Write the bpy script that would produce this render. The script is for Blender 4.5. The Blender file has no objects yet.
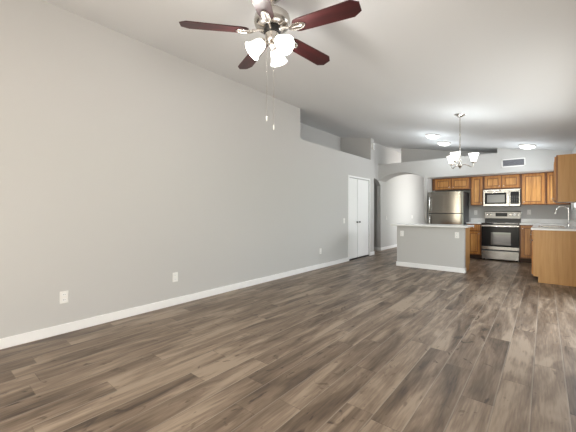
import bpy, bmesh, math, random
from mathutils import Vector, Matrix
random.seed(7)
PI = math.pi
S = bpy.context.scene
COL = S.collection

# ------------------------------------------------------------------ camera, world, light, exposure
cam_d = bpy.data.cameras.new('camera')
cam_d.sensor_width = 36.0
cam_d.lens = 309.1 / 576 * 36.0
cam_d.shift_y = -4.7 / 576
cam_d.clip_start = 0.05
cam = bpy.data.objects.new('camera', cam_d)
COL.objects.link(cam)
cam.location = (0, 0, 1.20)
cam.rotation_euler = (PI / 2, 0, 0.693)
S.camera = cam

S.view_settings.view_transform = 'Standard'
S.view_settings.look = 'None'
S.view_settings.gamma = 1.0
S.view_settings.use_curve_mapping = False
S.view_settings.exposure = 0.82

W = bpy.data.worlds.new('daylight')
S.world = W
W.use_nodes = True
wn = W.node_tree
wn.nodes.clear()
w_out = wn.nodes.new('ShaderNodeOutputWorld')
w_bg = wn.nodes.new('ShaderNodeBackground')
w_bg.inputs['Strength'].default_value = 1.6
w_tc = wn.nodes.new('ShaderNodeTexCoord')
w_sep = wn.nodes.new('ShaderNodeSeparateXYZ')
w_ramp = wn.nodes.new('ShaderNodeValToRGB')
w_map = wn.nodes.new('ShaderNodeMapRange')
w_map.inputs['From Min'].default_value = -1
w_map.inputs['From Max'].default_value = 1
wn.links.new(w_tc.outputs['Generated'], w_sep.inputs[0])
wn.links.new(w_sep.outputs['Z'], w_map.inputs['Value'])
wn.links.new(w_map.outputs['Result'], w_ramp.inputs['Fac'])
wn.links.new(w_ramp.outputs['Color'], w_bg.inputs['Color'])
wn.links.new(w_bg.outputs[0], w_out.inputs[0])
cr = w_ramp.color_ramp
cr.elements[0].position = 0.0
cr.elements[0].color = (0.95, 0.86, 0.72, 1)       # sunlit patio and gravel
cr.elements[1].position = 1.0
cr.elements[1].color = (0.80, 0.90, 1.0, 1)
for pos, c in ((0.455, (0.90, 0.84, 0.74, 1)), (0.468, (0.26, 0.42, 0.24, 1)), (0.530, (0.30, 0.44, 0.28, 1)), (0.55, (0.95, 0.97, 1.0, 1))):
    e = cr.elements.new(pos)
    e.color = c


def area_light(name, loc, rot, sx, sy, power, color):
    d = bpy.data.lights.new(name, 'AREA')
    d.shape = 'RECTANGLE'
    d.size = sx
    d.size_y = sy
    d.energy = power
    d.color = color
    o = bpy.data.objects.new(name, d)
    COL.objects.link(o)
    o.location = loc
    o.rotation_euler = rot
    return o


# daylight from the unseen rear door and the kitchen window; fill lights at added openings
area_light('daylight_rear', (-1.70, -1.72, 1.05), (math.radians(94), 0, 0), 1.3, 2.0, 42, (1.0, 0.90, 0.78))
area_light('rear_fill', (-0.30, -1.72, 1.35), (math.radians(80), 0, 0), 1.2, 1.4, 18, (1.0, 0.91, 0.80))  # fill for the near left wall; this rear window is made up
area_light('hall_fill', (-2.38, 11.4, 1.65), (math.radians(92), 0, math.radians(90)), 2.3, 2.4, 23, (0.97, 0.98, 1.0))  # added light for an even wash on the hall wall, through an invented opening
area_light('right_fill', (0.75, 4.6, 1.15), (math.radians(84), 0, math.radians(90)), 2.4, 2.0, 22, (0.82, 0.92, 1.0))  # added fill outside a guessed opening in the unseen right wall
area_light('daylight_kitchen', (0.80, 8.35, 1.65), (math.radians(90), 0, math.radians(90)), 1.6, 0.9, 38, (0.92, 0.96, 1.0))

LAMP = 1.0


def point_light(name, loc, power, radius=0.04, color=(1.0, 0.95, 0.88), parent=None):
    d = bpy.data.lights.new(name, 'POINT')
    d.energy = power * LAMP
    d.shadow_soft_size = radius
    d.color = color
    o = bpy.data.objects.new(name, d)
    COL.objects.link(o)
    o.location = loc
    if parent:
        o.parent = parent
    return o


# ------------------------------------------------------------------ materials
def new_mat(name):
    m = bpy.data.materials.new(name)
    m.use_nodes = True
    nt = m.node_tree
    return m, nt, nt.nodes['Principled BSDF']


def plain(name, col, rough=0.5, metal=0.0, bump=0.0, bscale=200.0, vary=0.0, coat=0.0):
    m, nt, b = new_mat(name)
    b.inputs['Base Color'].default_value = (*col, 1)
    b.inputs['Roughness'].default_value = rough
    b.inputs['Metallic'].default_value = metal
    b.inputs['Coat Weight'].default_value = coat
    tc = nt.nodes.new('ShaderNodeTexCoord')
    n = nt.nodes.new('ShaderNodeTexNoise')
    n.inputs['Scale'].default_value = bscale
    n.inputs['Detail'].default_value = 3
    nt.links.new(tc.outputs['Object'], n.inputs['Vector'])
    if bump > 0:
        bp = nt.nodes.new('ShaderNodeBump')
        bp.inputs['Strength'].default_value = bump
        bp.inputs['Distance'].default_value = 0.002
        nt.links.new(n.outputs['Fac'], bp.inputs['Height'])
        nt.links.new(bp.outputs['Normal'], b.inputs['Normal'])
    if vary > 0:
        mx = nt.nodes.new('ShaderNodeMixRGB')
        mx.inputs[1].default_value = (*[c * (1 - vary) for c in col], 1)
        mx.inputs[2].default_value = (*[min(1, c * (1 + vary)) for c in col], 1)
        nt.links.new(n.outputs['Fac'], mx.inputs[0])
        nt.links.new(mx.outputs[0], b.inputs['Base Color'])
    return m


def matte_black(name, col, rough):
    m = plain(name, col, rough)
    m.node_tree.nodes['Principled BSDF'].inputs['Specular IOR Level'].default_value = 0.15
    return m


def emissive(name, col, strength):
    m, nt, b = new_mat(name)
    b.inputs['Base Color'].default_value = (0.9, 0.9, 0.88, 1)
    b.inputs['Roughness'].default_value = 0.3
    b.inputs['Emission Color'].default_value = (*col, 1)
    b.inputs['Emission Strength'].default_value = strength
    return m


def wood(name, dark, mid, light, axis='Z', scale=1.0, rough=0.38, coat=0.15):
    """straight grained timber; grain runs along the object's given axis"""
    m, nt, b = new_mat(name)
    L = nt.links.new
    tc = nt.nodes.new('ShaderNodeTexCoord')
    mp = nt.nodes.new('ShaderNodeMapping')
    st = {'X': (1.6, 26, 26), 'Y': (26, 1.6, 26), 'Z': (26, 26, 1.6)}[axis]
    mp.inputs['Scale'].default_value = tuple(v * scale for v in st)
    L(tc.outputs['Object'], mp.inputs['Vector'])
    n1 = nt.nodes.new('ShaderNodeTexNoise')
    n1.inputs['Scale'].default_value = 1.0
    n1.inputs['Detail'].default_value = 5
    n1.inputs['Distortion'].default_value = 0.7
    L(mp.outputs[0], n1.inputs['Vector'])
    n2 = nt.nodes.new('ShaderNodeTexNoise')
    n2.inputs['Scale'].default_value = 4.0
    n2.inputs['Detail'].default_value = 2
    L(mp.outputs[0], n2.inputs['Vector'])
    ad = nt.nodes.new('ShaderNodeMath')
    ad.operation = 'MULTIPLY_ADD'
    ad.inputs[1].default_value = 0.3
    L(n2.outputs['Fac'], ad.inputs[0])
    L(n1.outputs['Fac'], ad.inputs[2])
    rp = nt.nodes.new('ShaderNodeValToRGB')
    rp.color_ramp.elements[0].position = 0.42
    rp.color_ramp.elements[0].color = (*dark, 1)
    rp.color_ramp.elements[1].position = 0.88
    rp.color_ramp.elements[1].color = (*light, 1)
    e = rp.color_ramp.elements.new(0.62)
    e.color = (*mid, 1)
    L(ad.outputs[0], rp.inputs['Fac'])
    L(rp.outputs['Color'], b.inputs['Base Color'])
    b.inputs['Roughness'].default_value = rough
    b.inputs['Coat Weight'].default_value = coat
    b.inputs['Coat Roughness'].default_value = 0.25
    return m


def plank_floor():
    m, nt, b = new_mat('vinyl_planks')
    L = nt.links.new

    def math_(op, a=None, c=None, d=None):
        n = nt.nodes.new('ShaderNodeMath')
        n.operation = op
        for i, v in enumerate((a, c, d)):
            if v is None:
                continue
            if isinstance(v, (int, float)):
                n.inputs[i].default_value = v
            else:
                L(v, n.inputs[i])
        return n.outputs[0]

    def comb(x, y, z):
        n = nt.nodes.new('ShaderNodeCombineXYZ')
        for i, v in enumerate((x, y, z)):
            if isinstance(v, (int, float)):
                n.inputs[i].default_value = v
            else:
                L(v, n.inputs[i])
        return n.outputs[0]

    def noise(vec, scale, detail, dist=0.0, rough=0.55):
        n = nt.nodes.new('ShaderNodeTexNoise')
        n.inputs['Scale'].default_value = scale
        n.inputs['Detail'].default_value = detail
        n.inputs['Distortion'].default_value = dist
        n.inputs['Roughness'].default_value = rough
        L(vec, n.inputs['Vector'])
        return n.outputs['Fac']
    tc = nt.nodes.new('ShaderNodeTexCoord')
    sp = nt.nodes.new('ShaderNodeSeparateXYZ')
    L(tc.outputs['Object'], sp.inputs[0])
    x, y = sp.outputs['X'], sp.outputs['Y']
    PW, PL = 0.178, 1.22
    X = math_('DIVIDE', math_('ADD', x, 10.03), PW)
    row = math_('FLOOR', X)
    fx = math_('FRACT', X)
    wr = nt.nodes.new('ShaderNodeTexWhiteNoise')
    wr.noise_dimensions = '1D'
    L(row, wr.inputs['W'])
    Y = math_('ADD', math_('DIVIDE', math_('ADD', y, 20), PL), wr.outputs['Value'])
    col = math_('FLOOR', Y)
    fy = math_('FRACT', Y)
    wi = nt.nodes.new('ShaderNodeTexWhiteNoise')
    wi.noise_dimensions = '2D'
    L(comb(row, col, 0), wi.inputs['Vector'])
    pid = wi.outputs['Value']
    off = math_('MULTIPLY', pid, 37.0)
    # broad smoky streaks, then grain, then fine pores
    broad = noise(comb(math_('ADD', math_('MULTIPLY', x, 5.6), off), math_('MULTIPLY', y, 0.9), off), 1.0, 3, 0.9)
    grain = noise(comb(math_('ADD', math_('MULTIPLY', x, 24.0), off), math_('MULTIPLY', y, 1.5), off), 1.0, 5, 1.1, 0.62)
    knot = noise(comb(math_('ADD', math_('MULTIPLY', x, 9.0), off), math_('MULTIPLY', y, 4.0), off), 1.0, 2, 2.0)
    pores = noise(comb(math_('MULTIPLY', x, 95.0), math_('MULTIPLY', y, 7.0), off), 1.0, 2)
    t = math_('MULTIPLY', broad, 1.25)
    t = math_('MULTIPLY_ADD', grain, 0.38, t)
    t = math_('ADD', t, -0.02)
    t = math_('ADD', math_('MULTIPLY_ADD', pid, 0.10, t), 0.03)
    t = math_('ADD', math_('MULTIPLY_ADD', pores, 0.30, t), -0.09)
    kn = nt.nodes.new('ShaderNodeMapRange')
    kn.inputs['From Min'].default_value = 0.64
    kn.inputs['From Max'].default_value = 0.78
    L(knot, kn.inputs['Value'])
    t = math_('MULTIPLY_ADD', kn.outputs['Result'], -0.34, t)
    rp = nt.nodes.new('ShaderNodeValToRGB')
    els = rp.color_ramp.elements
    els[0].position = 0.55
    els[0].color = FLOOR_RAMP[0]
    els[1].position = 1.0
    els[1].color = FLOOR_RAMP[-1]
    for p, c in zip((0.72, 0.86), FLOOR_RAMP[1:3]):
        e = els.new(p)
        e.color = c
    L(math_('MULTIPLY', t, 0.88), rp.inputs['Fac'])
    seam_x = math_('LESS_THAN', fx, 0.010)
    edge_highlight = math_('MULTIPLY', math_('GREATER_THAN', fx, 0.955), 0.35)  # bevel highlight painted as a lighter strip along the long plank edge
    seam_y = math_('LESS_THAN', fy, 0.0028)
    seam = math_('MAXIMUM', seam_x, seam_y)
    mx = nt.nodes.new('ShaderNodeMixRGB')
    mx.blend_type = 'MULTIPLY'
    mx.inputs[2].default_value = (0.60, 0.58, 0.56, 1)
    L(seam, mx.inputs[0])
    L(rp.outputs['Color'], mx.inputs[1])
    ml = nt.nodes.new('ShaderNodeMixRGB')
    ml.inputs[2].default_value = (0.40, 0.35, 0.29, 1)
    L(edge_highlight, ml.inputs[0])
    L(mx.outputs[0], ml.inputs[1])
    L(ml.outputs[0], b.inputs['Base Color'])
    b.inputs['Roughness'].default_value = 0.42
    b.inputs['Specular IOR Level'].default_value = 0.45
    bp = nt.nodes.new('ShaderNodeBump')
    bp.inputs['Strength'].default_value = 0.25
    bp.inputs['Distance'].default_value = 0.002
    L(math_('SUBTRACT', grain, math_('MULTIPLY', seam, 0.8)), bp.inputs['Height'])
    L(bp.outputs['Normal'], b.inputs['Normal'])
    return m


FLOOR_RAMP = [(0.060, 0.040, 0.027, 1), (0.142, 0.100, 0.068, 1), (0.222, 0.164, 0.116, 1), (0.335, 0.260, 0.190, 1)]
M = {}
M['floor'] = plank_floor()
M['wall'] = plain('greige_wall_paint', (0.550, 0.543, 0.528), 0.75, bump=0.12, bscale=160)
M['ceiling'] = plain('ceiling_paint', (0.70, 0.705, 0.71), 0.85, bump=0.2, bscale=110)
M['trim'] = plain('white_trim_paint', (0.88, 0.88, 0.87), 0.4)
M['door'] = plain('white_door_paint', (0.88, 0.88, 0.875), 0.42)
M['plate'] = plain('white_plastic', (0.84, 0.83, 0.80), 0.35)
M['dark'] = plain('dark_slot', (0.02, 0.02, 0.02), 0.6)
M['bronze'] = plain('dark_bronze', (0.03, 0.026, 0.022), 0.35, 0.8)
M['oak'] = wood('honey_oak', (0.32, 0.118, 0.022), (0.47, 0.190, 0.041), (0.58, 0.27, 0.072))
M['oak_gap_shade'] = wood('oak_face_frame_shaded', (0.13, 0.042, 0.010), (0.20, 0.070, 0.017), (0.27, 0.11, 0.028))  # oak darkened so door gaps and panel grooves look like shadow lines
M['oak_panel'] = wood('honey_oak_panel', (0.38, 0.158, 0.036), (0.59, 0.275, 0.074), (0.72, 0.39, 0.122))
M['oak_h'] = wood('honey_oak_rail', (0.32, 0.118, 0.022), (0.47, 0.190, 0.041), (0.58, 0.27, 0.072), axis='X')
M['veneer'] = wood('tan_oak_veneer', (0.44, 0.215, 0.066), (0.50, 0.262, 0.086), (0.55, 0.305, 0.108), scale=0.8, rough=0.5)
M['toe'] = plain('dark_toe_kick', (0.07, 0.035, 0.018), 0.6)
M['steel'] = plain('brushed_steel', (0.45, 0.44, 0.42), 0.25, 1.0)
M['steel_fridge'] = plain('fridge_steel', (0.25, 0.23, 0.205), 0.20, 1.0)
M['steel_panel'] = plain('range_panel_steel', (0.24, 0.235, 0.23), 0.32, 1.0)
M['steel_range'] = plain('range_steel', (0.31, 0.305, 0.295), 0.22, 1.0)
M['steel_dark'] = plain('dark_steel_side', (0.045, 0.045, 0.047), 0.45, 0.2)
M['nickel'] = plain('satin_nickel', (0.62, 0.59, 0.55), 0.24, 1.0)
M['chrome'] = plain('polished_chrome', (0.72, 0.72, 0.72), 0.12, 1.0)
M['black'] = plain('black_glass', (0.010, 0.010, 0.011), 0.06, coat=1.0)
M['black_matte'] = plain('black_enamel', (0.014, 0.014, 0.015), 0.35)
M['glass_dark'] = plain('oven_glass', (0.075, 0.075, 0.075), 0.07, coat=1.0)
M['mw_glass'] = plain('microwave_glass', (0.16, 0.16, 0.16), 0.15)
M['quartz'] = plain('white_quartz', (0.86, 0.855, 0.84), 0.25, vary=0.04, bscale=60)
M['cherry'] = wood('cherry_blade', (0.020, 0.004, 0.004), (0.038, 0.006, 0.007), (0.060, 0.011, 0.011), axis='X', scale=0.8, rough=0.42, coat=0.12)
M['shade_fan'] = emissive('lit_frosted_glass', (1.0, 0.97, 0.93), 1.3)
M['shade_ch'] = emissive('lit_chandelier_glass', (1.0, 0.98, 0.95), 1.3)
M['bowl'] = emissive('lit_bowl_glass', (1.0, 0.98, 0.96), 1.6)
M['vent'] = plain('grille_grey', (0.30, 0.30, 0.33), 0.5, 0.2)
M['rubber'] = plain('black_rubber', (0.02, 0.02, 0.02), 0.7)
M['display'] = matte_black('black_display', (0.008, 0.009, 0.012), 0.2)
M['black_panel'] = matte_black('black_panel', (0.012, 0.012, 0.013), 0.2)


def glass_mat():
    m, nt, b = new_mat('window_glass')
    nt.nodes.remove(b)
    out = nt.nodes['Material Output']
    tr = nt.nodes.new('ShaderNodeBsdfTransparent')
    gl = nt.nodes.new('ShaderNodeBsdfGlossy')
    gl.inputs['Roughness'].default_value = 0.02
    fr = nt.nodes.new('ShaderNodeFresnel')
    mx = nt.nodes.new('ShaderNodeMixShader')
    nt.links.new(fr.outputs[0], mx.inputs[0])
    nt.links.new(tr.outputs[0], mx.inputs[1])
    nt.links.new(gl.outputs[0], mx.inputs[2])
    nt.links.new(mx.outputs[0], out.inputs['Surface'])
    return m


M['glass'] = glass_mat()


# ------------------------------------------------------------------ mesh helpers
class MB:
    def __init__(self):
        self.bm = bmesh.new()

    def box(self, x0, x1, y0, y1, z0, z1, bevel=0.0, mat=None):
        r = bmesh.ops.create_cube(self.bm, size=1.0)
        vs = r['verts']
        c = Vector(((x0 + x1) / 2, (y0 + y1) / 2, (z0 + z1) / 2))
        d = Vector((abs(x1 - x0), abs(y1 - y0), abs(z1 - z0)))
        for v in vs:
            v.co = Vector((v.co.x * d.x, v.co.y * d.y, v.co.z * d.z)) + c
        if bevel > 0:
            es = list({e for v in vs for e in v.link_edges})
            bmesh.ops.bevel(self.bm, geom=es, offset=min(bevel, min(d) * 0.45), segments=2, affect='EDGES', profile=0.5)
        return self

    def poly(self, pts, ext):
        """closed outline pts (3D, planar) extruded by vector ext"""
        a = [self.bm.verts.new(p) for p in pts]
        e = Vector(ext)
        b = [self.bm.verts.new(Vector(p) + e) for p in pts]
        n = len(pts)
        self.bm.faces.new(a)
        self.bm.faces.new(list(reversed(b)))
        for i in range(n):
            j = (i + 1) % n
            self.bm.faces.new((a[i], b[i], b[j], a[j]))
        return self

    def lathe(self, prof, seg=24, mtx=None, caps=True):
        """prof: list of (radius, z)"""
        mtx = mtx or Matrix.Identity(4)
        rings = []
        for r, z in prof:
            if r < 1e-5:
                rings.append([self.bm.verts.new(mtx @ Vector((0, 0, z)))])
            else:
                rings.append([self.bm.verts.new(mtx @ Vector((r * math.cos(2 * PI * k / seg), r * math.sin(2 * PI * k / seg), z))) for k in range(seg)])
        for A, B in zip(rings, rings[1:]):
            for k in range(seg):
                j = (k + 1) % seg
                if len(A) == 1 and len(B) == 1:
                    continue
                if len(A) == 1:
                    self.bm.faces.new((A[0], B[j], B[k]))
                elif len(B) == 1:
                    self.bm.faces.new((A[k], A[j], B[0]))
                else:
                    self.bm.faces.new((A[k], A[j], B[j], B[k]))
        if caps:
            for R in (rings[0], rings[-1]):
                if len(R) > 1:
                    self.bm.faces.new(R)
        return self

    def tube(self, pts, rad, seg=10, caps=True):
        pts = [Vector(p) for p in pts]
        rads = rad if isinstance(rad, (list, tuple)) else [rad] * len(pts)
        rings = []
        up = None
        for i, p in enumerate(pts):
            d = (pts[min(i + 1, len(pts) - 1)] - pts[max(i - 1, 0)]).normalized()
            if up is None:
                up = d.orthogonal().normalized()
            up = (up - d * up.dot(d)).normalized()
            s = d.cross(up)
            rings.append([self.bm.verts.new(p + (up * math.cos(2 * PI * k / seg) + s * math.sin(2 * PI * k / seg)) * rads[i]) for k in range(seg)])
        for A, B in zip(rings, rings[1:]):
            for k in range(seg):
                j = (k + 1) % seg
                self.bm.faces.new((A[k], A[j], B[j], B[k]))
        if caps:
            self.bm.faces.new(rings[0])
            self.bm.faces.new(rings[-1])
        return self

    def ball(self, c, r, sx=1, sy=1, sz=1):
        q = bmesh.ops.create_uvsphere(self.bm, u_segments=16, v_segments=10, radius=r)
        for v in q['verts']:
            v.co = Vector((v.co.x * sx, v.co.y * sy, v.co.z * sz)) + Vector(c)
        return self

    def xform(self, m):
        bmesh.ops.transform(self.bm, matrix=m, verts=self.bm.verts)
        return self

    def build(self, name, mat, parent=None, smooth=False):
        bmesh.ops.recalc_face_normals(self.bm, faces=self.bm.faces)
        me = bpy.data.meshes.new(name)
        self.bm.to_mesh(me)
        self.bm.free()
        me.materials.append(mat)
        if smooth:
            for p in me.polygons:
                p.use_smooth = True
            try:
                me.set_sharp_from_angle(angle=math.radians(40))
            except Exception:
                pass
        o = bpy.data.objects.new(name, me)
        COL.objects.link(o)
        if parent:
            o.parent = parent
        return o


def tag(o, label, cat, group=None):
    o['label'] = label
    o['category'] = cat
    if group:
        o['group'] = group
    return o


def thing(name, label, cat, loc=(0, 0, 0), rotz=0.0, group=None):
    o = bpy.data.objects.new(name, None)
    COL.objects.link(o)
    o.location = loc
    o.rotation_euler = (0, 0, rotz)
    o.empty_display_size = 0.1
    return tag(o, label, cat, group)


def struct(name, mb, mat, parent=None, label=None, smooth=False):
    o = mb.build(name, mat, parent, smooth)
    if parent is None:
        o['kind'] = 'structure'
    if label:
        o['label'] = label
        o['category'] = name.split('_')[0]
    return o


def dup(root, loc, label, rotz=None):
    """copy of a thing with copies of its parts and sub-parts"""
    r = root.copy()
    COL.objects.link(r)
    r.location = loc
    if rotz is not None:
        r.rotation_euler = (0, 0, rotz)
    r['label'] = label
    for ch in list(root.children):
        c = ch.copy()
        COL.objects.link(c)
        c.parent = r
        for g in list(ch.children):
            d = g.copy()
            COL.objects.link(d)
            d.parent = c
    return r


# ------------------------------------------------------------------ room shell
XL, XR = -3.645, 0.45          # left and right walls
YB, YF = -1.5, 9.66            # rear wall (behind camera), kitchen back wall
YS = 8.88                      # soffit / arch wall face
XH = -3.85                     # hall side wall
ZL = 2.60                      # top of the plant ledges
ZS = 2.11                      # underside of kitchen soffit
CS, CC = 0.174, 2.558          # ceiling: z = CC - CS x


def zc(x):
    return CC - CS * x


fl = struct('floor', MB().box(-5.6, 0.57, YB - 0.12, 13.75, -0.1, 0.0), M['floor'], label='grey brown wood look plank floor')
struct('ceiling', MB().poly([(-5.7, YB - 0.12, zc(-5.7)), (0.6, YB - 0.12, zc(0.6)), (0.6, YB - 0.12, zc(0.6) + 0.15), (-5.7, YB - 0.12, zc(-5.7) + 0.15)], (0, 15.4, 0)), M['ceiling'],
       label='white sloped ceiling')

ZT = zc(XL) + 0.01
DY0, DY1, DZ = 6.70, 7.82, 2.03
wl = MB()
wl.box(XL - 0.12, XL, YB, 4.76, 0, ZT)
wl.box(XL - 0.12, XL, 4.76, DY0, 0, ZL)
wl.box(XL - 0.12, XL, DY0, DY1, DZ, ZL)
wl.box(XL - 0.12, XL, DY1, 8.12, 0, ZL)
wl.box(-4.57, XL - 0.12, 4.76, 7.92, ZL - 0.1, ZL)         # ledge floor of the plant niche
struct('wall_left', wl, M['wall'], label='long greige left wall with a plant ledge cut in its top')
struct('wall_niche_back', MB().box(-4.69, -4.57, 4.64, 8.12, 0, zc(-4.69) + 0.01), M['wall'])
struct('wall_niche_near', MB().box(-4.57, XL - 0.12, 4.64, 4.76, 0, zc(-4.6)), M['wall'])
struct('wall_niche_far', MB().box(-5.5, XL - 0.12, 7.92, 8.12, 0, zc(-4.6)).box(XL - 0.12, XL, 7.92, 8.12, ZL, ZT), M['wall'])


def arch_pts(a0, a1, spring, rise, n=20):
    """points of a segmental arch from a0 to a1"""
    w = a1 - a0
    R = (w * w / 4 + rise * rise) / (2 * rise)
    cz = spring + rise - R
    out = []
    th = math.asin(w / 2 / R)
    for k in range(n + 1):
        t = -th + 2 * th * k / n
        out.append(((a0 + a1) / 2 + R * math.sin(t), cz + R * math.cos(t)))
    return out


# hall side wall with its own arched opening
hw = MB()
o0, o1 = 8.14, 9.06
pts = [(8.12, 0), (o0, 0)] + arch_pts(o0, o1, 1.97, 0.20) + [(o1, 0), (13.6, 0), (13.6, zc(XH) + 0.01), (8.12, zc(XH) + 0.01)]
hw.poly([(XH, y, z) for y, z in pts], (-0.12, 0, 0))
struct('wall_hall_left', hw, M['wall'], label='bright hall wall seen through the arch')
struct('wall_hall_far', MB().box(XH - 0.12, -2.44, 13.6, 13.72, 0, zc(XH)), M['wall'])
struct('wall_hall_right', MB().box(-2.54, -2.44, 9.44, YF, 0, ZL).box(-2.54, -2.44, YF + 0.12, 10.2, 0, zc(-2.54)).box(-2.54, -2.44, 12.6, 13.6, 0, zc(-2.54)).box(-2.54, -2.44, 10.2, 12.6, 2.9, zc(-2.54)).box(-2.54, -2.44, 10.2, 12.6, 0, 0.3), M['wall'])  # gap in this unseen wall is made up to admit the hall fill light
struct('wall_passage_far', MB().box(-5.5, XH - 0.12, 9.16, 9.28, 0, 2.5), M['wall'])
struct('wall_passage_end', MB().box(-5.62, -5.5, 7.92, 9.28, 0, 2.6), M['wall'])
struct('ceiling_passage', MB().box(-5.5, XH - 0.12, 8.12, 9.28, 2.44, 2.5), M['ceiling'])

# front wall over the arch and the kitchen, with plant ledge on top
fw = MB()
a0, a1 = XH, -2.54
pts = [(a0, ZL), (a0, 2.12)] + arch_pts(a0, a1, 2.115, 0.20)[1:] + [(a1, 0), (-2.46, 0), (-2.46, ZL)]
fw.poly([(x, YS, z) for x, z in pts], (0, 0.56, 0))
XV = -0.87
fw.poly([(-2.46, YS, ZS), (XR, YS, ZS), (XR, YS, zc(XR) + 0.005), (XV, YS, zc(XV) + 0.005), (XV, YS, ZL), (-2.46, YS, ZL)], (0, 0.10, 0))
fw.box(-2.46, XR, YS + 0.10, YF, ZS, ZS + 0.06)
fw.box(-2.46, XV, YS + 0.10, YF, ZL - 0.06, ZL)
fw.box(XV, XV + 0.1, YS + 0.10, YF, ZL, zc(XV + 0.1))
struct('wall_front', fw, M['wall'], label='wall with a wide arch, its ledge running over the kitchen')
struct('wall_back', MB().box(-2.54, XR + 0.12, YF, YF + 0.12, 0, 2.6).poly([(-3.44, YF, 2.6), (XR + 0.12, YF, 2.6), (XR + 0.12, YF, zc(XR + 0.12)), (-3.44, YF, zc(-3.44) + 0.005)], (0, 0.12, 0)), M['wall'], label='grey kitchen back wall behind the range')

# right wall: opening added to let light in, kitchen window opening
ZR = zc(XR) + 0.01
WY0, WY1, WZ0, WZ1 = 7.55, 9.22, 1.235, 2.0
PY0, PY1 = 3.3, 5.7
rw = MB()
rw.box(XR, XR + 0.12, YB, PY0, 0, ZR)
rw.box(XR, XR + 0.12, PY0, PY1, 2.1, ZR)
rw.box(XR, XR + 0.12, PY1, WY0, 0, ZR)
rw.box(XR, XR + 0.12, WY0, WY1, 0, WZ0)
rw.box(XR, XR + 0.12, WY0, WY1, WZ1, ZR)
rw.box(XR, XR + 0.12, WY1, YF, 0, ZR)
struct('wall_right', rw, M['wall'])
# rear wall behind the camera with an unseen door opening and an added window opening for light
bw = MB()
zt = 2.45
for x0, x1, z0, z1 in ((XL, -2.35, 0, zt), (-2.35, -1.05, 2.1, zt), (-1.05, -0.90, 0, zt), (-0.90, 0.30, 0, 0.65), (-0.90, 0.30, 2.05, zt), (0.30, XR, 0, zt)):
    bw.box(x0, x1, YB - 0.12, YB, z0, z1)
bw.poly([(XL, YB, zt), (XR, YB, zt), (XR, YB, zc(XR) + .005), (XL, YB, zc(XL) + .005)], (0, -0.12, 0))
struct('wall_rear', bw, M['wall'])

# kitchen window
wf = MB()
for b in ((WY0, WY0 + 0.04, WZ0, WZ1), (WY1 - 0.04, WY1, WZ0, WZ1), (WY0, WY1, WZ0, WZ0 + 0.04), (WY0, WY1, WZ1 - 0.04, WZ1), (8.36, 8.40, WZ0, WZ1)):
    wf.box(XR + 0.05, XR + 0.10, *b)
w1 = struct('window_1', wf, M['trim'], label='kitchen window over the sink')
MB().box(XR + 0.07, XR + 0.076, WY0 + 0.04, WY1 - 0.04, WZ0 + 0.04, WZ1 - 0.04).build('pane', M['glass'], w1)


# baseboards
def board(name, segs, h=0.092, label=None):
    mb = MB()
    for x0, x1, y0, y1 in segs:
        mb.box(x0, x1, y0, y1, 0.0, h, bevel=0.004)
    return struct(name, mb, M['trim'], label=label)


board('baseboard_left', [(XL, XL + 0.014, YB, DY0 - 0.05), (XL, XL + 0.014, DY1 + 0.05, 8.134), (XL - 0.12, XL + 0.014, 8.12, 8.134)], label='white baseboard along the left wall')
board('baseboard_hall', [(XH, XH + 0.014, o1, 13.6), (XH - 0.12, XH + 0.014, o1 - 0.014, o1)])
board('baseboard_passage', [(-5.5, XH - 0.12, 9.146, 9.16)])
board('baseboard_hall_far', [(XH + 0.014, -2.54, 13.586, 13.6)])
board('baseboard_arch', [(-2.54, -2.46, YS - 0.014, YS), (-2.554, -2.54, YS - 0.014, 13.586)])

# closet doors in the left wall
cas = MB()
cas.box(XL - 0.12, XL + 0.010, DY0 - 0.045, DY0, 0, DZ + 0.045, bevel=0.003)
cas.box(XL - 0.12, XL + 0.010, DY1, DY1 + 0.045, 0, DZ + 0.045, bevel=0.003)
cas.box(XL - 0.12, XL + 0.010, DY0, DY1, DZ, DZ + 0.045, bevel=0.003)
struct('trim_1', cas, M['trim'], label='thin white casing around the closet doors')
DS = 7.17
for nm, y0, y1, ky, lab in (('door_1', DY0 + 0.006, DS - 0.010, DS - 0.06, 'narrow near leaf of the white closet door'),
                            ('door_2', DS + 0.010, DY1 - 0.006, DS + 0.07, 'wider far leaf of the white closet door')):
    d = struct(nm, MB().box(XL - 0.050, XL - 0.012, y0, y1, 0.035, DZ - 0.008, bevel=0.004), M['door'], label=lab)
    MB().lathe([(0.0, 0), (0.013, 0), (0.010, 0.018), (0.020, 0.028), (0.022, 0.038), (0.015, 0.046), (0, 0.048)], 16,
               Matrix.Translation((XL - 0.012, ky, 0.93)) @ Matrix.Rotation(PI / 2, 4, 'Y')).build('knob', M['bronze'], d, True)
struct('trim_2', MB().box(XL - 0.06, XL - 0.004, DY0 + 0.005, DY1 - 0.005, 0.0, 0.022), M['black_matte'], label='black floor track under the closet doors')


# ------------------------------------------------------------------ outlets, switches, small wall fixtures
def make_outlet(name, label, loc, rotz, group):
    t = thing(name, label, 'outlet', loc, rotz, group)         # faces local -y
    MB().box(-0.037, 0.037, -0.007, 0, -0.06, 0.06, bevel=0.003).build('cover_plate', M['plate'], t)
    for s in (-1, 1):
        o = MB().box(-0.017, 0.017, -0.0095, -0.0065, s * 0.026 - 0.015, s * 0.026 + 0.015, bevel=0.003).build('socket', M['trim'], t)
        sl = MB()
        sl.box(-0.008, -0.005, -0.0102, -0.0092, s * 0.026 - 0.004, s * 0.026 + 0.006)
        sl.box(0.005, 0.008, -0.0102, -0.0092, s * 0.026 - 0.004, s * 0.026 + 0.006)
        sl.build('slots', M['dark'], o)
    return t


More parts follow.
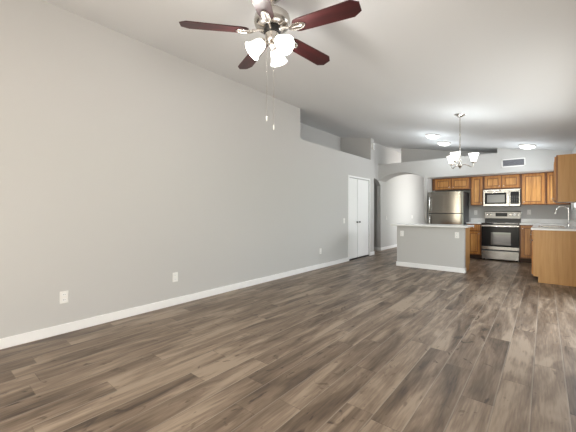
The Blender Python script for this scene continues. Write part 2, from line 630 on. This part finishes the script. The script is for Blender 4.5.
OG = 'white wall outlets'
out0 = make_outlet('wall_outlet', 'white outlet on the left wall nearest the camera', (XL, 0.933, 0.355), PI / 2, OG)
dup(out0, (XL, 2.123, 0.357), 'white outlet on the left wall, middle one of three')
dup(out0, (XL, 5.46, 0.36), 'white outlet low on the left wall nearest the closet doors')
dup(out0, (-2.403, 6.80, 0.714), 'white outlet at the left end of the grey island front', 0.0)
dup(out0, (-1.327, 6.80, 0.730), 'white outlet at the right end of the grey island front', 0.0)
dup(out0, (-1.431, YF, 1.168), 'white outlet on the backsplash wall between fridge and range', 0.0)
dup(out0, (-0.297, YF, 1.18), 'white outlet on the backsplash wall right of the range', 0.0)


def make_switch(label, loc, rotz):
    t = thing('light_switch', label, 'light switch', loc, rotz, 'white light switches')
    MB().box(-0.037, 0.037, -0.007, 0, -0.06, 0.06, bevel=0.003).build('cover_plate', M['plate'], t)
    MB().box(-0.006, 0.006, -0.020, -0.006, -0.004, 0.014, bevel=0.002).build('toggle', M['trim'], t)
    return t


sw0 = make_switch('white light switch on the left wall just before the closet doors', (XL, 6.46, 0.975), PI / 2)
dup(sw0, (XH, 9.51, 0.99), 'white light switch on the hall wall left in the arch')
dup(sw0, (XH, 11.95, 0.99), 'white light switch deep in the hall, just above the island top')

t = thing('door_chime', 'small white chime box high on the wall end left of the arch', 'chime', (XL, 8.03, 2.98), PI / 2)
MB().box(-0.06, 0.06, -0.045, 0, -0.09, 0.09, bevel=0.008).build('body', M['plate'], t)
gm = MB()
for k in range(4):
    gm.box(-0.04, 0.04, -0.0465, -0.044, -0.06 + k * 0.03, -0.052 + k * 0.03)
gm.build('grille', M['vent'], t)

# air return grille over the kitchen
t = thing('air_vent', 'grey slatted air vent in a white frame above the kitchen cabinets', 'vent', (-0.562, YS, 2.333))
fr = MB()
w2, h2 = 0.225, 0.095
fr.box(-w2, w2, -0.010, 0, h2 - 0.024, h2, bevel=0.002).box(-w2, w2, -0.010, 0, -h2, -h2 + 0.024, bevel=0.002)
fr.box(-w2, -w2 + 0.024, -0.010, 0, -h2, h2, bevel=0.002).box(w2 - 0.024, w2, -0.010, 0, -h2, h2, bevel=0.002)
fr.build('frame', M['plate'], t)
MB().box(-w2 + 0.02, w2 - 0.02, -0.002, 0, -h2 + 0.02, h2 - 0.02).build('duct', M['dark'], t)
for k in range(8):
    z = -h2 + 0.034 + k * 0.0175
    MB().poly([(-w2 + 0.022, -0.009, z), (-w2 + 0.022, -0.002, z + 0.012), (-w2 + 0.022, -0.0005, z + 0.011), (-w2 + 0.022, -0.0075, z - 0.001)], (2 * w2 - 0.044, 0, 0)).build('slat', M['vent'], t)


# ------------------------------------------------------------------ kitchen cabinets
def make_door(parent, kind, x0, x1, z0, z1, knob=None, flat=False):
    """raised-frame oak door or drawer front on plane y=0, facing -y"""
    T = 0.022
    g = 0.0
    fwid = min(0.055, (x1 - x0) * 0.28)
    fz = min(0.055, (z1 - z0) * 0.28)
    mb = MB()
    if flat:
        mb.box(x0, x1, -T, g, z0, z1, bevel=0.004)
    else:
        mb.box(x0, x0 + fwid, -T, g, z0, z1, bevel=0.004)
        mb.box(x1 - fwid, x1, -T, g, z0, z1, bevel=0.004)
        mb.box(x0 + fwid - 0.002, x1 - fwid + 0.002, -T, g, z0, z0 + fz, bevel=0.004)
        mb.box(x0 + fwid - 0.002, x1 - fwid + 0.002, -T, g, z1 - fz, z1, bevel=0.004)
    d = mb.build(kind, M['oak'], parent)
    if not flat:
        p = MB()
        bx0, bx1, bz0, bz1 = x0 + fwid - 0.001, x1 - fwid + 0.001, z0 + fz - 0.001, z1 - fz + 0.001
        p.box(bx0 + 0.013, bx1 - 0.013, -0.017, g, bz0 + 0.013, bz1 - 0.013, bevel=0.004)
        p.build('panel', M['oak_panel'], d)
    if knob:
        MB().lathe([(0, 0), (0.006, 0), (0.006, 0.010), (0.014, 0.018), (0.013, 0.025), (0, 0.028)], 14,
                   Matrix.Translation((knob[0], -T, knob[1])) @ Matrix.Rotation(PI / 2, 4, 'X')).build('knob', M['nickel'], d, True)
    return d


def wall_cabinet(label, loc, w, dep, z0, z1, doors, rotz=0.0, group='oak wall cabinets', end=None):
    """loc = front-left corner of the face frame; local x along the front, front faces -y"""
    t = thing('wall_cabinet', label, 'cabinet', (loc[0], loc[1], z0), rotz, group)
    H = z1 - z0
    MB().box(0, w, 0, dep, 0, H, bevel=0.002).build('body', M['oak_gap_shade'], t)
    for x0, x1, kx in doors:
        make_door(t, 'door', x0, x1, 0.022, H - 0.022, (kx, 0.022 + 0.045))
    if end == 'left':
        MB().box(-0.006, 0, 0.004, dep, 0, H).build('end_panel', M['veneer'], t)
    return t


Y1 = 9.33
Z0U, Z1U = 1.352, ZS
B_ = YF - Y1
wall_cabinet('short two-door oak cabinet above the refrigerator', (-2.44, Y1), 0.935, B_, 1.785, Z1U, [(0.075, 0.475, 0.44), (0.497, 0.90, 0.53)])
wall_cabinet('tall narrow oak wall cabinet between fridge and microwave', (-1.503, Y1), 0.293, B_, Z0U, Z1U, [(0.025, 0.270, 0.24)])
wall_cabinet('short two-door oak cabinet above the microwave', (-1.208, Y1), 0.763, B_, 1.762, Z1U, [(0.025, 0.372, 0.335), (0.392, 0.738, 0.43)])
wall_cabinet('oak wall cabinet with one wide door, right of the microwave', (-0.443, Y1), 0.465, B_, Z0U, Z1U, [(0.025, 0.440, 0.06)])
wall_cabinet('oak wall cabinet with a narrow door in the kitchen corner', (0.024, Y1), 0.424, B_, Z0U, Z1U, [(0.022, 0.165, 0.14)])
# on the right wall: local x runs towards -y of the room, front faces -x
t = wall_cabinet('oak wall cabinet on the right wall showing its flat tan end', (0.145, 7.42), 0.72, XR - 0.145, Z0U, 2.118, [(0.025, 0.35, 0.31), (0.37, 0.695, 0.41)], -PI / 2)
MB().box(0.72, 0.726, 0.022, XR - 0.145, 0.0, 2.118 - Z0U).build('end_panel', M['veneer'], t)


def base_cabinet(label, loc, w, dep, doors, drawers, rotz=0.0, group='oak base cabinets', H=0.883):
    t = thing('base_cabinet', label, 'cabinet', (loc[0], loc[1], 0), rotz, group)
    MB().box(0, w, 0, dep, 0.10, H, bevel=0.002).build('body', M['oak_gap_shade'], t)
    MB().box(0.0, w, 0.07, dep, 0.0, 0.10).build('toe_kick', M['toe'], t)
    for x0, x1, z0, z1, kn in doors:
        make_door(t, 'door', x0, x1, z0, z1, kn)
    for x0, x1, z0, z1 in drawers:
        make_door(t, 'drawer', x0, x1, z0, z1, ((x0 + x1) / 2, (z0 + z1) / 2), flat=True)
    return t


YC = 9.04
BD = YF - YC
base_cabinet('oak base cabinet with drawer and door left of the range', (-1.545, YC), 0.325, BD, [(0.025, 0.300, 0.125, 0.690, (0.27, 0.64))], [(0.025, 0.300, 0.715, 0.862)])
base_cabinet('oak base cabinet with one door right of the range', (-0.452, YC), 0.300, BD, [(0.025, 0.275, 0.125, 0.862, (0.06, 0.80))], [])
XB = -0.15
RD = XR - XB - 0.004
E0 = 6.70
t = base_cabinet('oak base cabinet with the flat tan end at the near end of the sink counter', (XB, E0 + 0.45), 0.444, RD, [(0.02, 0.425, 0.125, 0.690, (0.06, 0.64))], [(0.02, 0.425, 0.715, 0.862)], -PI / 2)
MB().poly([(0.444, 0.0, 0.100), (0.444, 0.065, 0.100), (0.444, 0.065, 0.0), (0.444, RD, 0.0), (0.444, RD, 0.883), (0.444, 0.0, 0.883)], (0.006, 0, 0)).build('end_panel', M['veneer'], t)
base_cabinet('oak sink base cabinet under the faucet', (XB, 8.05), 0.90, RD, [(0.02, 0.44, 0.125, 0.690, (0.40, 0.64)), (0.46, 0.88, 0.125, 0.690, (0.50, 0.64))], [(0.02, 0.88, 0.715, 0.862)], -PI / 2)
base_cabinet('oak base cabinet in the corner past the sink', (XB, YC), 0.99, RD, [(0.10, 0.97, 0.125, 0.862, (0.92, 0.80))], [], -PI / 2)

# ------------------------------------------------------------------ worktops
CT0, CT1 = 0.885, 0.915
wt = MB().box(-1.550, -1.218, YC - 0.03, YF, CT0, CT1, bevel=0.004).build('worktop', M['quartz'])
tag(wt, 'short white worktop between the refrigerator and the range', 'worktop')
MB().box(-1.550, -1.218, YF - 0.02, YF, CT1, CT1 + 0.10, bevel=0.003).build('backsplash', M['quartz'], wt)
SX0, SX1, SY0, SY1 = -0.07, 0.26, 7.24, 7.92
mb = MB()
mb.box(XB - 0.03, SX0, E0 - 0.03, YF, CT0, CT1)
mb.box(SX0, SX1, E0 - 0.03, SY0, CT0, CT1)
mb.box(SX0, SX1, SY1, YF, CT0, CT1)
mb.box(SX1, XR, E0 - 0.03, YF, CT0, CT1)
mb.box(-0.452, XB - 0.03, YC - 0.03, YF, CT0, CT1)
wt = mb.build('worktop', M['quartz'])
tag(wt, 'white L-shaped worktop holding the sink on the right', 'worktop')
MB().box(-0.452, XR, YF - 0.02, YF, CT1, CT1 + 0.10, bevel=0.003).box(XR - 0.02, XR, E0, YF - 0.02, CT1, CT1 + 0.10, bevel=0.003).build('backsplash', M['quartz'], wt)

# sink
sk = thing('kitchen_sink', 'steel sink set in the white worktop under the faucet', 'sink', ((SX0 + SX1) / 2, (SY0 + SY1) / 2, CT1))
hx, hy = (SX1 - SX0) / 2 - 0.002, (SY1 - SY0) / 2 - 0.002
mb = MB()
mb.box(-hx - 0.02, -hx + 0.012, -hy - 0.02, hy + 0.02, 0.0005, 0.006, bevel=0.002).box(hx - 0.012, hx + 0.02, -hy - 0.02, hy + 0.02, 0.0005, 0.006, bevel=0.002)
mb.box(-hx + 0.012, hx - 0.012, -hy - 0.02, -hy + 0.012, 0.0005, 0.006, bevel=0.002).box(-hx + 0.012, hx - 0.012, hy - 0.012, hy + 0.02, 0.0005, 0.006, bevel=0.002)
mb.build('rim', M['steel'], sk)
mb = MB()
mb.box(-hx, -hx + 0.004, -hy, hy, -0.028, 0.0).box(hx - 0.004, hx, -hy, hy, -0.028, 0.0)
mb.box(-hx, hx, -hy, -hy + 0.004, -0.028, 0.0).box(-hx, hx, hy - 0.004, hy, -0.028, 0.0)
mb.box(-hx, hx, -hy, hy, -0.0305, -0.027)
mb.build('basin', M['steel'], sk)
MB().lathe([(0.0, -0.0268), (0.04, -0.0268), (0.042, -0.025), (0.03, -0.024), (0, -0.0245)], 20).build('drain', M['chrome'], sk, True)

# faucet
fc = thing('faucet', 'tall gooseneck chrome faucet on the worktop behind the sink', 'faucet', (0.335, 7.57, CT1))
MB().lathe([(0.0, 0), (0.030, 0), (0.030, 0.006), (0.022, 0.014), (0.019, 0.06), (0.019, 0.085), (0.014, 0.095), (0, 0.095)], 20).build('base', M['chrome'], fc, True)
R_ = 0.085
pts = [(0, 0, 0.09), (0, 0, 0.20), (0, 0, 0.29)]
for k in range(1, 15):
    a = PI * k / 16
    pts.append((-R_ + R_ * math.cos(a), 0, 0.29 + R_ * math.sin(a)))
sp_ = MB().tube(pts, 0.0125, 12).build('spout', M['chrome'], fc, True)
e = Vector(pts[-1])
MB().tube([e + Vector((0.001, 0, 0.004)), e + Vector((-0.014, 0, -0.05)), e + Vector((-0.022, 0, -0.085))], [0.014, 0.017, 0.018], 14).build('spray_head', M['chrome'], fc, True)
MB().tube([(0.0, -0.015, 0.06), (0.0, -0.045, 0.075), (0.0, -0.085, 0.115)], [0.010, 0.008, 0.006], 10).build('handle', M['chrome'], fc, True)

# ------------------------------------------------------------------ island
IX0, IX1, IY = -2.515, -1.200, 6.80
isl = thing('kitchen_island', 'grey half wall island with white baseboard facing the living room', 'island', ((IX0 + IX1) / 2, IY, 0))
cx = (IX0 + IX1) / 2
hwid = (IX1 - IX0) / 2
MB().box(-hwid, hwid, 0, 0.12, 0, CT0 - 0.002).build('half_wall', M['wall'], isl)
bb = MB()
bb.box(-hwid - 0.014, hwid + 0.014, -0.014, 0, 0, 0.092, bevel=0.004).box(hwid, hwid + 0.014, 0, 0.12, 0, 0.092, bevel=0.004).box(-hwid - 0.014, -hwid, 0, 0.12, 0, 0.092, bevel=0.004)
bb.build('baseboard', M['trim'], isl)
MB().box(-hwid + 0.01, hwid - 0.012, 0.12, 0.58, 0.10, CT0 - 0.002).box(-hwid + 0.01, hwid - 0.012, 0.12, 0.52, 0.0, 0.10).build('cabinet_body', M['oak'], isl)
ep = MB()
ep.poly([(hwid - 0.012, 0.12, 0.0), (hwid - 0.012, 0.52, 0.0), (hwid - 0.012, 0.52, 0.10), (hwid - 0.012, 0.58, 0.10), (hwid - 0.012, 0.58, CT0 - 0.002), (hwid - 0.012, 0.12, CT0 - 0.002)], (0.010, 0, 0))
ep.build('end_panel', M['veneer'], isl)
for k in range(3):
    q = MB().box(0.05 + k * 0.41 - hwid, 0.44 + k * 0.41 - hwid, 0.58, 0.60, 0.125, 0.862, bevel=0.004).build('door', M['oak'], isl)
wt = MB().box(IX0 - 0.105, IX1 + 0.07, IY - 0.10, IY + 0.63, CT0, CT1, bevel=0.004).build('worktop', M['quartz'])
tag(wt, 'white worktop overhanging the grey island', 'worktop')

# ------------------------------------------------------------------ refrigerator
FX0, FX1, FY, FH = -2.415, -1.580, 8.77, 1.71
fr_ = thing('refrigerator', 'stainless top-freezer refrigerator with black sides', 'refrigerator', (FX0, FY, 0))
fw_ = FX1 - FX0
MB().box(0.004, fw_ - 0.004, 0.075, 0.82, 0.03, FH - 0.01, bevel=0.006).build('body', M['steel_dark'], fr_)
MB().box(0.02, fw_ - 0.02, 0.09, 0.12, 0.0, 0.09).build('kick_grille', M['black_matte'], fr_)
for nm, z0, z1, hz0, hz1 in (('freezer_door', 1.155, FH, 1.20, 1.60), ('fridge_door', 0.10, 1.135, 0.62, 1.09)):
    n_ = 20
    sag = 0.028
    ol = [(fw_ * k / n_, sag * (2 * k / n_ - 1) ** 2 if 0 < k < n_ else sag + 0.008, z0) for k in range(n_ + 1)]
    d = MB().poly(ol + [(fw_, 0.070, z0), (0, 0.070, z0)], (0, 0, z1 - z0)).build(nm, M['steel_fridge'], fr_, True)
    MB().tube([(0.055, 0.024, hz0), (0.055, -0.030, hz0 + 0.025), (0.055, -0.040, hz0 + 0.08), (0.055, -0.040, hz1 - 0.08), (0.055, -0.030, hz1 - 0.025), (0.055, 0.024, hz1)], 0.012, 10).build('handle', M['chrome'], d, True)
MB().box(fw_ - 0.09, fw_ - 0.01, 0.01, 0.10, FH, FH + 0.014, bevel=0.004).build('hinge_cover', M['black_matte'], fr_)

# ------------------------------------------------------------------ range
RGX, RGY = -1.213, 9.0
rg = thing('electric_range', 'stainless electric range with black oven door between base cabinets', 'range', (RGX, RGY, 0))
RWD = 0.758
MB().box(0.0, RWD, 0.03, 0.64, 0.03, 0.895).build('body', M['black_matte'], rg)
for x in (0.05, RWD - 0.05):
    for y in (0.08, 0.58):
        MB().lathe([(0, 0), (0.02, 0), (0.014, 0.03), (0, 0.031)], 12, Matrix.Translation((x, y, 0))).build('foot', M['rubber'], rg)
ck = MB().box(-0.001, RWD + 0.001, 0.0, 0.60, 0.895, 0.915, bevel=0.004).build('cooktop', M['black'], rg)
for x, y, r in ((0.2, 0.17, 0.10), (0.56, 0.17, 0.085), (0.2, 0.43, 0.075), (0.56, 0.43, 0.10)):
    MB().lathe([(r - 0.004, 0), (r, 0), (r, 0.0006), (r - 0.004, 0.0006), (r - 0.004, 0)], 32, Matrix.Translation((x, y, 0.9151)), caps=False).build('burner_ring', M['vent'], ck)
bp_ = MB().poly([(0, 0.575, 0.915), (0, 0.645, 0.915), (0, 0.645, 1.205), (0, 0.605, 1.205), (0, 0.588, 1.185)], (RWD, 0, 0)).build('back_panel', M['steel_panel'], rg)
MB().poly([(0, 0.572, 0.917), (0, 0.580, 0.917), (0, 0.590, 1.02), (0, 0.580, 1.02)], (RWD, 0, 0)).build('vent_band', M['black_matte'], bp_)
tilt = Matrix.Rotation(PI / 2 - math.radians(3), 4, 'X')
for x in (0.05, 0.13, RWD - 0.20, RWD - 0.125, RWD - 0.05):
    MB().lathe([(0, 0), (0.026, 0), (0.026, 0.006), (0.020, 0.010), (0.018, 0.028), (0, 0.029)], 18, Matrix.Translation((x, 0.584, 1.115)) @ tilt).build('knob', M['trim'] if x == RWD - 0.125 else M['steel'], bp_, True)
dsp = MB().box(0.235, 0.485, 0.574, 0.588, 1.070, 1.160, bevel=0.004).build('display', M['display'], bp_)
MB().box(0.0, RWD, 0.0, 0.03, 0.868, 0.893, bevel=0.003).build('front_trim', M['black_matte'], rg)
od = MB().box(0.004, RWD - 0.004, -0.016, 0.030, 0.272, 0.862, bevel=0.006).build('oven_door', M['black_panel'], rg)
MB().box(0.20, RWD - 0.16, -0.0175, -0.012, 0.385, 0.69, bevel=0.002).build('window', M['glass_dark'], od)
MB().box(0.004, RWD - 0.004, -0.020, -0.014, 0.272, 0.345, bevel=0.002).build('lower_trim', M['steel_range'], od)
MB().box(0.004, RWD - 0.004, -0.020, -0.014, 0.828, 0.862, bevel=0.002).build('upper_trim', M['steel'], od)
hb = MB()
hb.tube([(0.05, -0.068, 0.838), (RWD - 0.05, -0.068, 0.838)], 0.012, 12)
for x in (0.07, RWD - 0.07):
    hb.box(x - 0.012, x + 0.012, -0.066, -0.018, 0.829, 0.847)
hb.build('handle', M['chrome'], od, True)
dr = MB().box(0.004, RWD - 0.004, -0.014, 0.030, 0.035, 0.240, bevel=0.006).build('storage_drawer', M['steel_range'], rg)
MB().box(0.004, RWD - 0.004, -0.008, 0.03, 0.241, 0.271).build('pull_recess', M['black_matte'], dr)

# ------------------------------------------------------------------ microwave
mw = thing('microwave', 'stainless over-the-range microwave under the short oak cabinet', 'microwave', (RGX + 0.004, 9.255, 1.318))
MW, MH = 0.756, 0.430
MB().box(0, MW, 0.03, YF - 9.255, 0.0, MH).build('body', M['steel_dark'], mw)
md = MB().box(0.002, 0.548, 0, 0.032, 0.012, MH - 0.052, bevel=0.004).build('door', M['steel'], mw)
MB().box(0.035, 0.490, -0.003, 0.006, 0.065, MH - 0.085, bevel=0.004).build('window_surround', M['black_panel'], md)
MB().box(0.085, 0.455, -0.0045, 0.000, 0.100, MH - 0.135, bevel=0.003).build('window', M['mw_glass'], md)
MB().tube([(0.520, 0.002, 0.05), (0.520, -0.032, 0.07), (0.520, -0.036, 0.20), (0.520, -0.032, MH - 0.11), (0.520, 0.002, MH - 0.09)], 0.010, 10).build('handle', M['chrome'], md, True)
cp = MB().box(0.552, MW - 0.002, 0, 0.032, 0.012, MH - 0.052, bevel=0.004).build('control_panel', M['steel'], mw)
pn = MB().box(0.566, MW - 0.018, -0.003, 0.006, 0.060, MH - 0.068, bevel=0.003).build('keypad', M['black_panel'], cp)
MB().box(0.582, MW - 0.034, -0.0045, 0.000, 0.290, 0.335, bevel=0.002).build('display', M['display'], cp)
kb = MB()
for r in range(5):
    for c in range(3):
        kb.box(0.588 + c * 0.045, 0.618 + c * 0.045, -0.0042, -0.001, 0.085 + r * 0.038, 0.105 + r * 0.038)
kb.build('buttons', M['steel_dark'], cp)
tv = MB().box(0.002, MW - 0.002, 0, 0.032, MH - 0.050, MH, bevel=0.004).build('vent_grille', M['steel'], mw)
MB().lathe([(0, 0), (0.016, 0), (0.016, 0.002), (0, 0.002)], 20, Matrix.Translation((MW * 0.47, 0.001, MH - 0.026)) @ Matrix.Rotation(PI / 2, 4, 'X')).build('badge', M['steel_dark'], tv)
MB().box(0.002, MW - 0.002, 0.004, 0.032, 0.0, 0.011).build('bottom_lip', M['black_matte'], mw)

# ------------------------------------------------------------------ ceiling lamps
SL = math.atan(CS)          # ceiling falls towards +x


def flush_light(label, x, y, z=None, tilt=True, power=4.2):
    t = thing('ceiling_light', label, 'ceiling light', (x, y, zc(x) if z is None else z), 0, 'flush ceiling lights')
    if tilt:
        t.rotation_euler = (0, SL, 0)
    MB().lathe([(0, 0), (0.150, 0), (0.154, -0.008), (0.154, -0.022), (0.146, -0.026), (0, -0.026)], 32).build('pan', M['nickel'], t, True)
    MB().lathe([(0.140, -0.025), (0.132, -0.044), (0.108, -0.064), (0.068, -0.079), (0.03, -0.085), (0.0, -0.086)], 32, caps=False).build('glass_bowl', M['bowl'], t, True)
    MB().lathe([(0, -0.085), (0.009, -0.086), (0.010, -0.095), (0.005, -0.102), (0, -0.103)], 12).build('finial', M['nickel'], t, True)
    point_light('bulb_glow', (0, 0, -0.34), power, 0.10, (0.86, 0.95, 1.0), t)
    return t


flush_light('flush bowl ceiling light nearest the hall arch, left of the chandelier, nearer of two', -1.902, 7.31)
flush_light('flush bowl ceiling light just left of the chandelier rod, farther of two', -1.894, 8.25)
flush_light('flush bowl ceiling light above the range, right of the vent', -0.28, 8.29)

# chandelier
CHX, CHY = -1.035, 5.5245
CZ = zc(CHX)
ch = thing('chandelier', 'three-light nickel chandelier with upturned white glass shades on a long rod', 'chandelier', (CHX, CHY, CZ))
cb = CZ - 1.955            # drop to the cup level
MB().lathe([(0, 0.012), (0.078, 0.012), (0.080, -0.004), (0.070, -0.018), (0.035, -0.034), (0.012, -0.045), (0, -0.046)], 28, Matrix.Rotation(SL * 0.5, 4, 'Y')).build('canopy', M['nickel'], ch, True)
rod = MB().tube([(0, 0, -0.03), (0, 0, -cb + 0.05)], 0.0075, 10).build('rod', M['nickel'], ch, True)
for z in (-0.32, -cb + 0.16):
    MB().lathe([(0.0075, 0.018), (0.013, 0.010), (0.013, -0.010), (0.0075, -0.018)], 14, Matrix.Translation((0, 0, z))).build('coupling', M['nickel'], rod, True)
MB().lathe([(0.008, 0.07), (0.018, 0.05), (0.022, 0.02), (0.014, 0.0), (0.030, -0.02), (0.034, -0.035), (0.020, -0.055), (0.008, -0.065), (0.012, -0.075), (0.0, -0.085)], 20, Matrix.Translation((0, 0, -cb))).build('hub', M['nickel'], ch, True)
for k, dg in enumerate((-19, 101, -139)):
    a = math.radians(dg) + 0.693
    ca_, sa_ = math.cos(a), math.sin(a)
    R0 = 0.19
    P = lambda r, z: (r * ca_, r * sa_, -cb + z)
    ap = [P(0.02, -0.02), P(0.07, -0.012), P(0.12, -0.03), P(0.150, -0.055), P(0.178, -0.05), P(R0, -0.02), P(R0, 0.012)]
    arm = MB().tube(ap, 0.0075, 10).build('arm', M['nickel'], ch, True)
    mt = Matrix.Translation(P(R0, 0.0))
    MB().lathe([(0, 0.0), (0.012, 0.0), (0.030, 0.010), (0.034, 0.022), (0.028, 0.030), (0, 0.030)], 18, mt).build('cup', M['nickel'], arm, True)
    MB().lathe([(0.033, 0.028), (0.041, 0.042), (0.047, 0.072), (0.055, 0.104), (0.067, 0.136), (0.075, 0.152), (0.072, 0.152), (0.063, 0.136), (0.051, 0.103), (0.042, 0.072), (0.036, 0.044), (0.028, 0.030)], 24, mt, caps=False).build('lamp_shade', M['shade_ch'], arm, True)
    point_light('bulb_glow', P(R0, 0.17), 1.4, 0.06, (0.86, 0.95, 1.0), ch)

# ------------------------------------------------------------------ ceiling fan
FNX, FNY, FNZ = -1.570, 1.705, 2.538
fan = thing('ceiling_fan', 'five-blade cherry ceiling fan with nickel motor and three lit shades', 'ceiling fan', (FNX, FNY, FNZ))
top = zc(FNX) - FNZ
MB().lathe([(0, top + 0.012), (0.068, top + 0.012), (0.072, top - 0.004), (0.066, top - 0.030), (0.040, top - 0.055), (0.018, top - 0.062), (0, top - 0.062)], 28).build('canopy', M['nickel'], fan, True)
MB().tube([(0, 0, top - 0.055), (0, 0, 0.155)], 0.0135, 14).build('downrod', M['nickel'], fan, True)
MB().lathe([(0, 0.165), (0.030, 0.165), (0.050, 0.150), (0.105, 0.138), (0.128, 0.118), (0.135, 0.092), (0.135, 0.070), (0.126, 0.048), (0.105, 0.034), (0.070, 0.028), (0, 0.028)], 36).build('motor_housing', M['nickel'], fan, True)
MB().lathe([(0, 0.030), (0.062, 0.030), (0.066, 0.018), (0.066, 0.002), (0.060, -0.006), (0, -0.006)], 28).build('flywheel', M['black_matte'], fan, True)
MB().lathe([(0, -0.004), (0.050, -0.004), (0.052, -0.018), (0.050, -0.060), (0.042, -0.075), (0.026, -0.088), (0.022, -0.112), (0.012, -0.122), (0.008, -0.136), (0, -0.138)], 28).build('switch_housing', M['nickel'], fan, True)
PITCH = math.radians(-12)
bl_me = br_me = None
for k in range(5):
    a = 0.2245 + k * 2 * PI / 5
    if bl_me is None:
        # blade outline: slightly widening, clipped corners at the tip, rounded root
        o = [(0.175, -0.030), (0.190, -0.050), (0.215, -0.058), (0.610, -0.070), (0.662, -0.036), (0.662, 0.036), (0.610, 0.070), (0.215, 0.058), (0.190, 0.050), (0.175, 0.030)]
        mb = MB().poly([(x, y, -0.003) for x, y in o], (0, 0, 0.006))
        mb.xform(Matrix.Rotation(PITCH, 4, 'X'))
        b0 = mb.build('blade', M['cherry'], fan)
        bl_me = b0.data
        m2 = MB()
        m2.tube([(0.055, 0, 0.008), (0.10, 0, 0.010), (0.150, 0, 0.000)], [0.013, 0.010, 0.010], 10)
        # oval medallion with a raised rim under the blade
        n = 28
        ov = [(0.205 + 0.062 * math.cos(2 * PI * i / n), 0.029 * math.sin(2 * PI * i / n)) for i in range(n)]
        tmp = MB()
        tmp.poly([(x, y, -0.0075) for x, y in ov], (0, 0, 0.004))
        tmp.tube([(x, y, -0.0085) for x, y in ov] + [(ov[0][0], ov[0][1], -0.0085)], 0.0045, 8, caps=False)
        tmp.tube([(0.165, 0, -0.008), (0.245, 0, -0.008)], 0.005, 8)
        tmp.xform(Matrix.Rotation(PITCH, 4, 'X'))
        me_t = bpy.data.meshes.new('tmp')
        tmp.bm.to_mesh(me_t)
        tmp.bm.free()
        m2.bm.from_mesh(me_t)
        bpy.data.meshes.remove(me_t)
        r0 = m2.build('blade_bracket', M['nickel'], b0, True)
        br_me = r0.data
        b = b0
    else:
        b = b0.copy()
        COL.objects.link(b)
        b.parent = fan
        r = r0.copy()
        COL.objects.link(r)
        r.parent = b
    b.rotation_euler = (0, 0, a)
for k in range(3):
    a = math.radians(112 + 120 * k)
    tl = math.radians(132)       # shade axis tips down and out
    base = Vector((0.040 * math.cos(a), 0.040 * math.sin(a), -0.055))
    d = Vector((math.sin(tl) * math.cos(a), math.sin(tl) * math.sin(a), math.cos(tl)))
    mt = Matrix.Translation(base) @ d.to_track_quat('Z', 'Y').to_matrix().to_4x4()
    arm = MB().lathe([(0, 0), (0.012, 0), (0.012, 0.018), (0.026, 0.026), (0.029, 0.045), (0.024, 0.048), (0, 0.048)], 18, mt).build('lamp_holder', M['nickel'], fan, True)
    MB().lathe([(0.027, 0.040), (0.040, 0.052), (0.048, 0.075), (0.052, 0.105), (0.060, 0.135), (0.070, 0.152), (0.067, 0.152), (0.056, 0.133), (0.048, 0.105), (0.044, 0.077), (0.036, 0.055), (0.024, 0.043)], 28, mt, caps=False).build('lamp_shade', M['shade_fan'], arm, True)
    MB().lathe([(0, 0.046), (0.012, 0.05), (0.022, 0.085), (0.020, 0.105), (0.010, 0.118), (0, 0.12)], 16, mt).build('bulb', M['bowl'], arm, True)
    point_light('bulb_glow', base + d * 0.17, 7.5, 0.05, (1.0, 0.97, 0.92), fan)
ca_, sa_ = math.cos(0.693), math.sin(0.693)
for off, z1 in ((-0.040, -0.625), (0.012, -0.690)):
    x, y = off * ca_, off * sa_
    c_ = MB().tube([(x, y, -0.05), (x, y, z1)], 0.0016, 6).build('pull_chain', M['nickel'], fan)
    MB().lathe([(0, 0), (0.003, 0), (0.0055, -0.012), (0.006, -0.030), (0.003, -0.038), (0, -0.038)], 10, Matrix.Translation((x, y, z1))).build('fob', M['plate'], c_, True)
